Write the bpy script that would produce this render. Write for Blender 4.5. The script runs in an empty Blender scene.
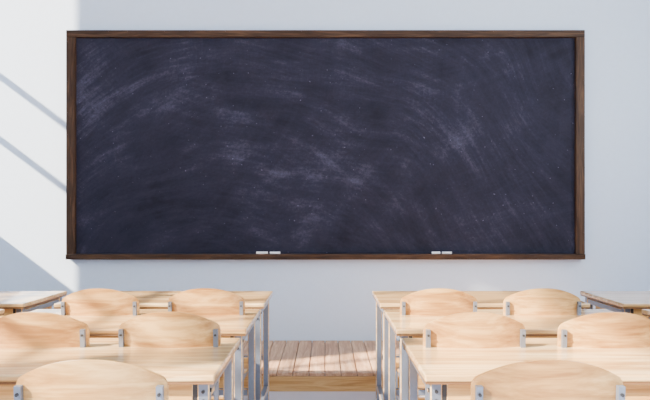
import bpy, bmesh, math, random
from mathutils import Vector, Matrix
random.seed(3)
scene = bpy.context.scene
COL = scene.collection

# ---------------------------------------------------------------- materials
def new_mat(name):
    m = bpy.data.materials.new(name); m.use_nodes = True
    nt = m.node_tree; b = nt.nodes['Principled BSDF']
    return m, nt, b
def N(nt, t, **kw):
    n = nt.nodes.new(t)
    for k, v in kw.items():
        if k in n.inputs: n.inputs[k].default_value = v
        else: setattr(n, k, v)
    return n
def ramp(nt, fac, stops):
    r = nt.nodes.new('ShaderNodeValToRGB')
    e = r.color_ramp.elements
    e[0].position, e[0].color = stops[0][0], (*stops[0][1], 1)
    e[1].position, e[1].color = stops[-1][0], (*stops[-1][1], 1)
    for p, c in stops[1:-1]:
        x = e.new(p); x.color = (*c, 1)
    nt.links.new(fac, r.inputs['Fac'])
    return r.outputs['Color']
def math_n(nt, op, a, b=None, clamp=False):
    n = nt.nodes.new('ShaderNodeMath'); n.operation = op; n.use_clamp = clamp
    for i, v in enumerate((a, b)):
        if v is None: continue
        if isinstance(v, (int, float)): n.inputs[i].default_value = v
        else: nt.links.new(v, n.inputs[i])
    return n.outputs[0]

def wood(name, dark, mid, light, scale=(1.2, 16, 16), rough=0.35, coat=0.0, bump=0.03, spec=.35):
    m, nt, b = new_mat(name); L = nt.links
    tc = N(nt, 'ShaderNodeTexCoord'); oi = N(nt, 'ShaderNodeObjectInfo')
    mul = N(nt, 'ShaderNodeVectorMath', operation='SCALE'); 
    comb = N(nt, 'ShaderNodeCombineXYZ')
    for i in range(3): L.new(oi.outputs['Random'], comb.inputs[i])
    L.new(comb.outputs[0], mul.inputs[0]); mul.inputs['Scale'].default_value = 17
    add = N(nt, 'ShaderNodeVectorMath', operation='ADD')
    L.new(tc.outputs['Object'], add.inputs[0]); L.new(mul.outputs[0], add.inputs[1])
    mp = N(nt, 'ShaderNodeMapping'); mp.inputs['Scale'].default_value = scale
    L.new(add.outputs[0], mp.inputs['Vector'])
    n1 = N(nt, 'ShaderNodeTexNoise', Scale=1.3, Detail=4.0, Roughness=0.6, Distortion=1.2)
    L.new(mp.outputs[0], n1.inputs['Vector'])
    mp2 = N(nt, 'ShaderNodeMapping'); mp2.inputs['Scale'].default_value = tuple(s*(6 if s > 5 else 2) for s in scale)
    L.new(add.outputs[0], mp2.inputs['Vector'])
    n2 = N(nt, 'ShaderNodeTexNoise', Scale=1.0, Detail=3.0, Roughness=0.6)
    L.new(mp2.outputs[0], n2.inputs['Vector'])
    s = math_n(nt, 'MULTIPLY', n1.outputs['Fac'], 0.7)
    s2 = math_n(nt, 'MULTIPLY', n2.outputs['Fac'], 0.3)
    f = math_n(nt, 'ADD', s, s2)
    c = ramp(nt, f, [(0.36, dark), (0.5, mid), (0.62, light)])
    L.new(c, b.inputs['Base Color'])
    b.inputs['Roughness'].default_value = rough
    b.inputs['Specular IOR Level'].default_value = spec
    b.inputs['Coat Weight'].default_value = coat
    b.inputs['Coat Roughness'].default_value = 0.07
    bp = N(nt, 'ShaderNodeBump', Strength=bump, Distance=0.002)
    L.new(f, bp.inputs['Height']); L.new(bp.outputs[0], b.inputs['Normal'])
    return m

M_top = wood('desk_top_wood', (.40,.20,.065), (.67,.41,.17), (.88,.63,.33), scale=(1.0,11,11), coat=1.0, rough=0.35)
M_panel = wood('desk_panel_wood', (.44,.20,.05), (.64,.35,.115), (.78,.50,.20))
M_edge = wood('desk_edge_band', (.14,.07,.03), (.18,.09,.04), (.24,.13,.06))
M_chair = wood('chair_plywood', (.31,.14,.038), (.50,.265,.085), (.68,.42,.165), scale=(1.5,12,12), coat=0.25)
M_plank = wood('platform_wood', (.36,.18,.095), (.53,.30,.17), (.67,.43,.27), scale=(14,1.2,14), rough=.5)
M_frame = wood('dark_walnut', (.026,.012,.006), (.050,.024,.012), (.095,.048,.023), scale=(2,20,20), rough=.5, spec=.2)

def plain(name, col, rough=.5, metal=0.0, nscale=40, amt=0.06, bump=0.0):
    m, nt, b = new_mat(name); L = nt.links
    tc = N(nt, 'ShaderNodeTexCoord')
    n = N(nt, 'ShaderNodeTexNoise', Scale=nscale, Detail=3.0)
    L.new(tc.outputs['Object'], n.inputs['Vector'])
    c = ramp(nt, n.outputs['Fac'], [(0.3, tuple(x*(1-amt) for x in col)), (0.7, tuple(min(1, x*(1+amt)) for x in col))])
    L.new(c, b.inputs['Base Color'])
    b.inputs['Roughness'].default_value = rough
    b.inputs['Metallic'].default_value = metal
    if bump:
        bp = N(nt, 'ShaderNodeBump', Strength=bump, Distance=0.003)
        L.new(n.outputs['Fac'], bp.inputs['Height']); L.new(bp.outputs[0], b.inputs['Normal'])
    return m
M_wall = plain('painted_plaster', (.64,.74,.88), .75, nscale=25, amt=.012, bump=.08)
M_ceil = plain('ceiling_paint', (.85,.85,.85), .8)
M_floor = plain('floor_vinyl', (.55,.56,.66), .35, nscale=6, amt=.04)
M_steel = plain('painted_steel', (.19,.22,.28), .35, metal=.5, nscale=60, amt=.04)
M_black = plain('black_plastic', (.02,.02,.022), .4)
M_white = plain('window_frame_white', (.8,.8,.8), .4)
M_chalk = plain('chalk_white', (.9,.9,.9), .9)

def slate():
    m, nt, b = new_mat('slate_with_chalk_smears'); L = nt.links
    tc = N(nt, 'ShaderNodeTexCoord'); P = tc.outputs['Object']
    sep = N(nt, 'ShaderNodeSeparateXYZ'); L.new(P, sep.inputs[0])
    X, Z = sep.outputs[0], sep.outputs[2]
    warp = N(nt, 'ShaderNodeTexNoise', Scale=0.8, Detail=0.0); L.new(P, warp.inputs['Vector'])
    wv = math_n(nt, 'MULTIPLY', math_n(nt, 'SUBTRACT', warp.outputs['Fac'], .5), 0.6)
    def mr(v, l, h):
        q = N(nt, 'ShaderNodeMapRange'); q.interpolation_type = 'SMOOTHSTEP'
        q.inputs['From Min'].default_value = l; q.inputs['From Max'].default_value = h
        L.new(v, q.inputs['Value']); return q.outputs[0]
    def arc(cx, cz, fr, fa, seed, mscale, lo, hi):
        dx = math_n(nt, 'SUBTRACT', X, cx); dz = math_n(nt, 'SUBTRACT', Z, cz)
        r = math_n(nt, 'SQRT', math_n(nt, 'ADD', math_n(nt, 'MULTIPLY', dx, dx), math_n(nt, 'MULTIPLY', dz, dz)))
        r = math_n(nt, 'ADD', r, wv)
        a = math_n(nt, 'ARCTAN2', dz, dx)
        cb = N(nt, 'ShaderNodeCombineXYZ')
        L.new(math_n(nt, 'MULTIPLY', r, fr), cb.inputs[0])
        L.new(math_n(nt, 'MULTIPLY', a, fa), cb.inputs[1]); cb.inputs[2].default_value = seed
        n = N(nt, 'ShaderNodeTexNoise', Scale=1.0, Detail=7.0, Roughness=0.72); L.new(cb.outputs[0], n.inputs['Vector'])
        mp = N(nt, 'ShaderNodeMapping'); mp.inputs['Location'].default_value = (seed*3.1, 0, seed*1.7)
        L.new(P, mp.inputs['Vector'])
        mk = N(nt, 'ShaderNodeTexNoise', Scale=mscale, Detail=1.0); L.new(mp.outputs[0], mk.inputs['Vector'])
        return math_n(nt, 'MULTIPLY', mr(n.outputs['Fac'], lo, hi), mr(mk.outputs['Fac'], .18, .66))
    layers = [(arc(-.2, -2.4, 8, 2.4, 1.0, 1.2, .3, .8), .8),
              (arc(-.9, -1.8, 12, 2.4, 4.0, 1.6, .35, .8), .9),
              (arc(1.9, -2.6, 9, 2.4, 7.0, 1.4, .35, .8), .35),
              (arc(.3, 4.2, 10, 3.0, 9.0, 1.2, .35, .8), .55),
              (arc(-3.8, 1.6, 12, 2.4, 13.0, 1.6, .4, .8), .3)]
    tot = None
    for v, w in layers:
        t = math_n(nt, 'MULTIPLY', v, w)
        tot = t if tot is None else math_n(nt, 'ADD', tot, t)
    cloud = N(nt, 'ShaderNodeTexNoise', Scale=1.3, Detail=6.0, Roughness=.62, Distortion=.4); L.new(P, cloud.inputs['Vector'])
    cl = math_n(nt, 'MULTIPLY', math_n(nt, 'SUBTRACT', cloud.outputs['Fac'], .32), .8, clamp=True)
    grit = N(nt, 'ShaderNodeTexNoise', Scale=40.0, Detail=6.0, Roughness=.85); L.new(P, grit.inputs['Vector'])
    g = math_n(nt, 'ADD', math_n(nt, 'MULTIPLY', grit.outputs['Fac'], 1.5), .25)
    f = math_n(nt, 'MULTIPLY', math_n(nt, 'ADD', math_n(nt, 'MULTIPLY', tot, .31), cl), g)
    vor = N(nt, 'ShaderNodeTexNoise', Scale=38.0, Detail=1.0); L.new(P, vor.inputs['Vector'])
    sp = N(nt, 'ShaderNodeMapRange'); sp.inputs['From Min'].default_value = .73; sp.inputs['From Max'].default_value = .79
    L.new(vor.outputs['Fac'], sp.inputs['Value'])
    f = math_n(nt, 'ADD', f, math_n(nt, 'MULTIPLY', sp.outputs[0], .6), clamp=True)
    c = ramp(nt, f, [(0, (.010,.010,.015)), (.4, (.028,.027,.044)), (1, (.125,.12,.18))])
    L.new(c, b.inputs['Base Color'])
    b.inputs['Roughness'].default_value = .8
    b.inputs['Specular IOR Level'].default_value = .1
    return m
M_slate = slate()

# ---------------------------------------------------------------- mesh helpers
def box(bm, x0, x1, y0, y1, z0, z1, mat=0, bev=0.0, seg=2):
    vs = [bm.verts.new(p) for p in ((x0,y0,z0),(x1,y0,z0),(x1,y1,z0),(x0,y1,z0),(x0,y0,z1),(x1,y0,z1),(x1,y1,z1),(x0,y1,z1))]
    fs = [bm.faces.new([vs[i] for i in q]) for q in ((3,2,1,0),(4,5,6,7),(0,1,5,4),(1,2,6,5),(2,3,7,6),(3,0,4,7))]
    for f in fs: f.material_index = mat
    if bev:
        es = list({e for f in fs for e in f.edges})
        bmesh.ops.bevel(bm, geom=es, offset=bev, segments=seg, profile=.5, affect='EDGES')
    return vs
def cyl(bm, p, axis, r, l, mat=0, seg=12):
    q = Vector((0,0,1)).rotation_difference(Vector(axis)).to_matrix().to_4x4()
    g = bmesh.ops.create_cone(bm, cap_ends=True, segments=seg, radius1=r, radius2=r, depth=l, matrix=Matrix.Translation(p) @ q)
    for v in g['verts']:
        for f in v.link_faces: f.material_index = mat
def tube(bm, pts, w, d, mat=0):
    rings = []
    for i, p in enumerate(pts):
        p = Vector(p)
        t = (Vector(pts[min(i+1, len(pts)-1)]) - Vector(pts[max(i-1, 0)])).normalized()
        side = Vector((1,0,0))
        up = side.cross(t).normalized()
        rings.append([bm.verts.new(p + side*a*w/2 + up*b*d/2) for a, b in ((-1,-1),(1,-1),(1,1),(-1,1))])
    new = []
    for a, b in zip(rings, rings[1:]):
        for i in range(4):
            new.append(bm.faces.new((a[i], a[(i+1)%4], b[(i+1)%4], b[i])))
    new.append(bm.faces.new(rings[0][::-1])); new.append(bm.faces.new(rings[-1]))
    for f in new: f.material_index = mat
def mesh_from(bm, name, mats, smooth=False):
    bmesh.ops.recalc_face_normals(bm, faces=bm.faces)
    me = bpy.data.meshes.new(name); bm.to_mesh(me); bm.free()
    for m in mats: me.materials.append(m)
    if smooth:
        for p in me.polygons: p.use_smooth = True
    return me
def obj(name, me, loc=(0,0,0), rot=0):
    o = bpy.data.objects.new(name, me); COL.objects.link(o); o.location = loc; o.rotation_euler[2] = rot
    return o
def box_obj(name, x0, x1, y0, y1, z0, z1, mat, bev=0):
    bm = bmesh.new(); c = ((x0+x1)/2, (y0+y1)/2, (z0+z1)/2)
    box(bm, x0-c[0], x1-c[0], y0-c[1], y1-c[1], z0-c[2], z1-c[2], 0, bev)
    return obj(name, mesh_from(bm, name, [mat]), c)

# ---------------------------------------------------------------- room
WY = 5.76; LX = -3.1; RX = 3.7; CZ = 4.4; BY = -3.5
box_obj('floor', LX-.3, RX+.3, BY, WY+.2, -.1, 0, M_floor)
box_obj('wall_front', LX-.3, RX+.3, WY, WY+.2, 0, CZ, M_wall)
box_obj('wall_right', RX, RX+.2, BY, WY, 0, CZ, M_wall)
SX0, SX1, SY0, SY1 = -.2, 3.3, -3.0, 3.4  # invented ceiling opening, lets sky light down on the desktops, mostly right side
bm = bmesh.new()
box(bm, LX-.3, SX0, BY, WY+.2, CZ, CZ+.15); box(bm, SX1, RX+.3, BY, WY+.2, CZ, CZ+.15)
box(bm, SX0, SX1, SY1, WY+.2, CZ, CZ+.15); box(bm, SX0, SX1, BY, SY0, CZ, CZ+.15)
obj('ceiling', mesh_from(bm, 'ceiling', [M_ceil]))
bm = bmesh.new()
for k in range(1, 4):
    y = SY0+(SY1-SY0)*k/4; box(bm, SX0, SX1, y-.03, y+.03, CZ+.03, CZ+.12)
obj('window_6', mesh_from(bm, 'added_skylight_bars', [M_white]))  # bars of the unseen skylight added to brighten the desktops
bm = bmesh.new()
B0, B1 = 2.0, 3.9  # height of an invented rear opening, sized to limit light from behind
box(bm, LX, RX, BY-.2, BY, 0, B0); box(bm, LX, RX, BY-.2, BY, B1, CZ)
box(bm, LX, LX+.4, BY-.2, BY, B0, B1); box(bm, RX-.4, RX, BY-.2, BY, B0, B1)
obj('wall_back', mesh_from(bm, 'wall_back', [M_wall]))
bm = bmesh.new()
for k in range(5):
    x = LX+.4+(RX-LX-.8)*k/4; box(bm, x-.03, x+.03, BY-.13, BY-.07, B0, B1)
box(bm, LX+.4, RX-.4, BY-.13, BY-.07, B0, B0+.05); box(bm, LX+.4, RX-.4, BY-.13, BY-.07, B1-.05, B1)
obj('window_5', mesh_from(bm, 'window', [M_white]))  # unseen rear window, added to control fill on the chair backs

SILL, HEAD = 1.2, 4.15
wins = [(5.26, 5.72, (), (2.15, 2.72)), (1.15, 3.72, (1.85, 2.55, 3.02, 3.40), (1.75, 2.05, 2.35, 2.65, 2.95)),
        (-1.95, .95, (-1.0, 0), (2.6,)), (-3.4, -2.15, (-2.8,), (2.6,))]
bm = bmesh.new()
box(bm, LX-.2, LX, BY, WY, 0, SILL); box(bm, LX-.2, LX, BY, WY, HEAD, CZ)
ys = [BY] + [v for w in sorted(wins) for v in w[:2]] + [WY]
for a, b in zip(ys[0::2], ys[1::2]):
    box(bm, LX-.2, LX, a, b, SILL, HEAD)
obj('wall_left', mesh_from(bm, 'wall_left', [M_wall]))
for i, (a, b, ms, zs) in enumerate(wins):
    bm = bmesh.new(); t = .05; x0, x1 = LX-.14, LX-.08
    box(bm, x0, x1, a, b, SILL, SILL+t); box(bm, x0, x1, a, b, HEAD-t, HEAD)
    box(bm, x0, x1, a, a+t, SILL, HEAD); box(bm, x0, x1, b-t, b, SILL, HEAD)
    for y in ms: box(bm, x0, x1, y-.022, y+.022, SILL, HEAD)
    hb = .018 if len(zs) > 3 else .022
    for z in zs: box(bm, x0+.01, x1-.01, a, b, z-hb, z+hb)
    obj('window_%d' % (i+1), mesh_from(bm, 'window', [M_white]))
box_obj('baseboard_left', LX, LX+.015, BY, WY-.02, 0, .1, M_white)
box_obj('baseboard_right', RX-.015, RX, BY, WY-.02, 0, .1, M_white)

# ---------------------------------------------------------------- platform
PH = .13; PY0 = 4.56
bm = bmesh.new()
box(bm, -2.3, 2.3, PY0+.012, WY-.002, 0, PH-.022, 2)
x = -2.3; w = .115
while x < 2.3-.01:
    box(bm, x+.0035, min(x+w, 2.3)-.0035, PY0, WY-.002, PH-.0218, PH, 0, .002, 1); x += w
box(bm, -2.3, 2.3, PY0, PY0+.012, .0, PH-.024, 1)
obj('wooden_platform', mesh_from(bm, 'wooden_platform', [M_plank, M_panel, M_edge]))

# ---------------------------------------------------------------- blackboard
s = 5.70/640
bx0, bx1 = (66-325)*s, (585-325)*s
bz1, bz0 = 1.25+(216-30)*s, 1.25-(259.5-216)*s
cx, cz = (bx0+bx1)/2, (bz0+bz1)/2
hw, hh = (bx1-bx0)/2, (bz1-bz0)/2
root = bpy.data.objects.new('blackboard', None); COL.objects.link(root); root.location = (cx, WY, cz)
def child(name, bm, mats):
    o = bpy.data.objects.new(name, mesh_from(bm, name, mats)); COL.objects.link(o); o.parent = root
    return o
bm = bmesh.new(); box(bm, -hw+.03, hw-.03, -.025, -.001, -hh+.03, hh-.03); child('slate_panel', bm, [M_slate])
ft = .078
bm = bmesh.new()
box(bm, -hw, hw, -.062, -.001, hh-.062, hh, 0, .004)
box(bm, -hw, hw, -.075, -.001, -hh, -hh+.048, 0, .004)
child('frame_rails', bm, [M_frame])
M_frame_v = wood('dark_walnut_upright', (.026,.012,.006), (.050,.024,.012), (.095,.048,.023), scale=(20,20,2), rough=.5, spec=.2)
bm = bmesh.new()
for sx in (-1, 1):
    a, b = sorted((sx*hw, sx*(hw-ft)))
    box(bm, a, b, -.0615, -.001, -hh+.0485, hh-.0625, 0, .004)
child('frame_stiles', bm, [M_frame_v])

zr = cz-hh+.048
def chalk(px, l, rot=0):
    bm = bmesh.new(); cyl(bm, (0,0,0), (1,0,0), .011, l, 0, 14)
    obj('chalk_stick', mesh_from(bm, 'chalk_stick', [M_chalk]), ((px-325)*s, WY-.055, zr+.0112), rot)
chalk(262, .10, .06); chalk(275, .09, -.08); chalk(436, .075, .1); chalk(447, .085, -.05)

# ---------------------------------------------------------------- desk
DW, DD, DH = 1.2, .62, .75
def desk_mesh():
    bm = bmesh.new(); hw = DW/2; hd = DD/2
    box(bm, -hw, hw, -hd, hd, DH-.022, DH, 0, .005, 2)
    box(bm, -hw+.003, hw-.003, -hd+.003, hd-.003, DH-.030, DH-.0222, 2)
    z1 = DH-.030; z0 = DH-.165
    box(bm, -hw+.075, hw-.075, -hd+.03, -hd+.046, z0, z1, 1, .002, 1)
    box(bm, -hw+.075, hw-.075, -hd+.046, hd-.08, z0, z0+.012, 1)
    box(bm, -hw+.075, hw-.075, hd-.08, hd-.065, z0, z1, 1)
    for sx in (-1, 1):
        a, b = sorted((sx*(hw-.075), sx*(hw-.087))); box(bm, a, b, -hd+.046, hd-.08, z0+.012, z1, 1)
    for sx in (-1, 1):
        a, b = sorted((sx*(hw-.022), sx*(hw-.060)))
        for y in (-hd+.05, hd-.05):
            box(bm, a, b, y-.02, y+.02, .02, z1, 3, .004, 2)
            box(bm, a-.002, b+.002, y-.022, y+.022, 0, .025, 4, .003, 1)
        box(bm, a+.003, b-.003, -hd+.07, hd-.07, z1-.045, z1-.012, 3, .003, 1)
        box(bm, a+.003, b-.003, -hd+.07, hd-.07, .10, .135, 3, .003, 1)
        a2, b2 = sorted((sx*(hw-.060), sx*(hw-.076)))
        box(bm, a2, b2, -hd+.032, -hd+.06, z0+.02, z1, 4)
        c = sx*(hw-.041)
        for z in (z1-.03, z1-.06):
            cyl(bm, (c, -hd+.029, z), (0,1,0), .006, .006, 4, 10)
        cyl(bm, (sx*(hw-.021), -hd+.05, z1-.03), (1,0,0), .007, .006, 4, 10)
    box(bm, -hw+.06, hw-.06, hd-.06, hd-.035, .30, .335, 3, .003, 1)
    return mesh_from(bm, 'school_desk', [M_top, M_panel, M_edge, M_steel, M_black])
desk_me = desk_mesh()

# ---------------------------------------------------------------- chair
def chair_mesh():
    bm = bmesh.new(); W = .195; zt = .887; ze = .830; zb = .60; zbe=.63
    nu, nv = 28, 10
    def pt(u, v, off):
        au = abs(u)
        top = ze + (zt-ze)*(1-au**2.2); bot = zb + (zbe-zb)*au**4
        if au > .93:
            k = (au-.93)/.07; k = 1-math.sqrt(max(0, 1-k*k)); top -= .022*k; bot += .02*k
        z = bot + (top-bot)*v
        y = -.034*(1-u*u) - (z-.6)*.06 + off
        return (u*W, y, z)
    g = [[[bm.verts.new(pt(-math.cos(math.pi*i/nu)*1.0, j/nv, o)) for j in range(nv+1)] for i in range(nu+1)] for o in (0, .012)]
    F = []
    for i in range(nu):
        for j in range(nv):
            F.append(bm.faces.new((g[0][i][j], g[0][i+1][j], g[0][i+1][j+1], g[0][i][j+1])))
            F.append(bm.faces.new((g[1][i][j], g[1][i][j+1], g[1][i+1][j+1], g[1][i+1][j])))
    E = []
    for i in range(nu):
        for j in (0, nv):
            E.append(bm.faces.new((g[0][i][j], g[1][i][j], g[1][i+1][j], g[0][i+1][j])))
    for i in (0, nu):
        for j in range(nv):
            E.append(bm.faces.new((g[0][i][j], g[0][i][j+1], g[1][i][j+1], g[1][i][j])))
    for f in F: f.smooth = True
    for f in E:
        for e in f.edges:
            e.smooth = False
    ns = 12
    def seatz(t): return .452 - .012*math.sin(math.pi*min(1, t*1.15)) - (.03*((t-.85)/.15)**2 if t > .85 else 0)
    def seatw(t): return .185 + .012*math.sin(math.pi*t)
    rows = []
    for o in (0, -.012):
        rows.append([[bm.verts.new((u*seatw(t/ns), .03+.38*t/ns, seatz(t/ns)+o)) for u in (-1,-.6,-.2,.2,.6,1)] for t in range(ns+1)])
    for i in range(ns):
        for j in range(5):
            bm.faces.new((rows[0][i][j], rows[0][i][j+1], rows[0][i+1][j+1], rows[0][i+1][j])).smooth = True
            bm.faces.new((rows[1][i][j], rows[1][i+1][j], rows[1][i+1][j+1], rows[1][i][j+1])).smooth = True
        for j in (0, 5):
            bm.faces.new((rows[0][i][j], rows[0][i+1][j], rows[1][i+1][j], rows[1][i][j]))
    for i in (0, ns):
        for j in range(5):
            bm.faces.new((rows[0][i][j], rows[1][i][j], rows[1][i][j+1], rows[0][i][j+1]))
    for sx in (-1, 1):
        x = sx*.180
        tube(bm, [(x, -.030, .818), (x, -.018, .60), (x, -.006, .43), (x, -.03, .012)], .017, .016, 1)
        tube(bm, [(x, -.002, .425), (x, .36, .425)], .018, .022, 1)
        tube(bm, [(x, .33, .43), (x, .35, .012)], .019, .019, 1)
        box(bm, x-.013, x+.013, -.045, -.017, 0, .02, 2); box(bm, x-.013, x+.013, .337, .363, 0, .02, 2)
        tube(bm, [(x, -.022, .16), (x, .342, .16)], .015, .015, 1)
        for z in (.797, .66):
            cyl(bm, (x, -.040-(z-.82)*.06, z), (0,1,0), .0045, .006, 2, 12)
    box(bm, -.17, .17, .33, .345, .40, .42, 1)
    return mesh_from(bm, 'classroom_chair', [M_chair, M_steel, M_black])
chair_me = chair_mesh()

rows = [(3.65, 3.22, (.262, .787), (.255, .79)), (2.82, 2.43, (.258, .775), (.25, .755)), (2.01, 1.62, (.258, .80), (.253, .785))]
colR = [.314, 1.70]; colL = [-.347, -1.72]
for ye, yc, oR, oL in rows:
    for k, x in enumerate(colR):
        obj('school_desk', desk_me, (x+DW/2, ye+DD/2, 0))
        for off in oR:
            obj('classroom_chair', chair_me, (x+off, yc+.035+random.uniform(-.008,.008), 0))
    for k, x in enumerate(colL):
        obj('school_desk', desk_me, (x-DW/2, ye+DD/2, 0))
        for off in oL:
            obj('classroom_chair', chair_me, (x-off, yc+.035+random.uniform(-.008,.008), 0))

# ---------------------------------------------------------------- light
sd = bpy.data.lights.new('sun', 'SUN'); sd.energy = 38; sd.angle = math.radians(1.6); sd.color = (1, .87, .70)
so = bpy.data.objects.new('sun', sd); COL.objects.link(so)
so.rotation_euler = Vector((1, .45, -.75)).to_track_quat('-Z', 'Y').to_euler(); so.location = (-6, -2, 6)
w = bpy.data.worlds.new('World'); scene.world = w; w.use_nodes = True
bg = w.node_tree.nodes['Background']; bg.inputs[0].default_value = (.52, .73, 1, 1); bg.inputs[1].default_value = 2.1

cd = bpy.data.cameras.new('camera'); cd.sensor_width = 36; cd.lens = 36*640/650; cd.shift_y = 16/650
co = bpy.data.objects.new('camera', cd); COL.objects.link(co); co.location = (0, 0, 1.25); co.rotation_euler = (math.pi/2, 0, 0)
scene.camera = co
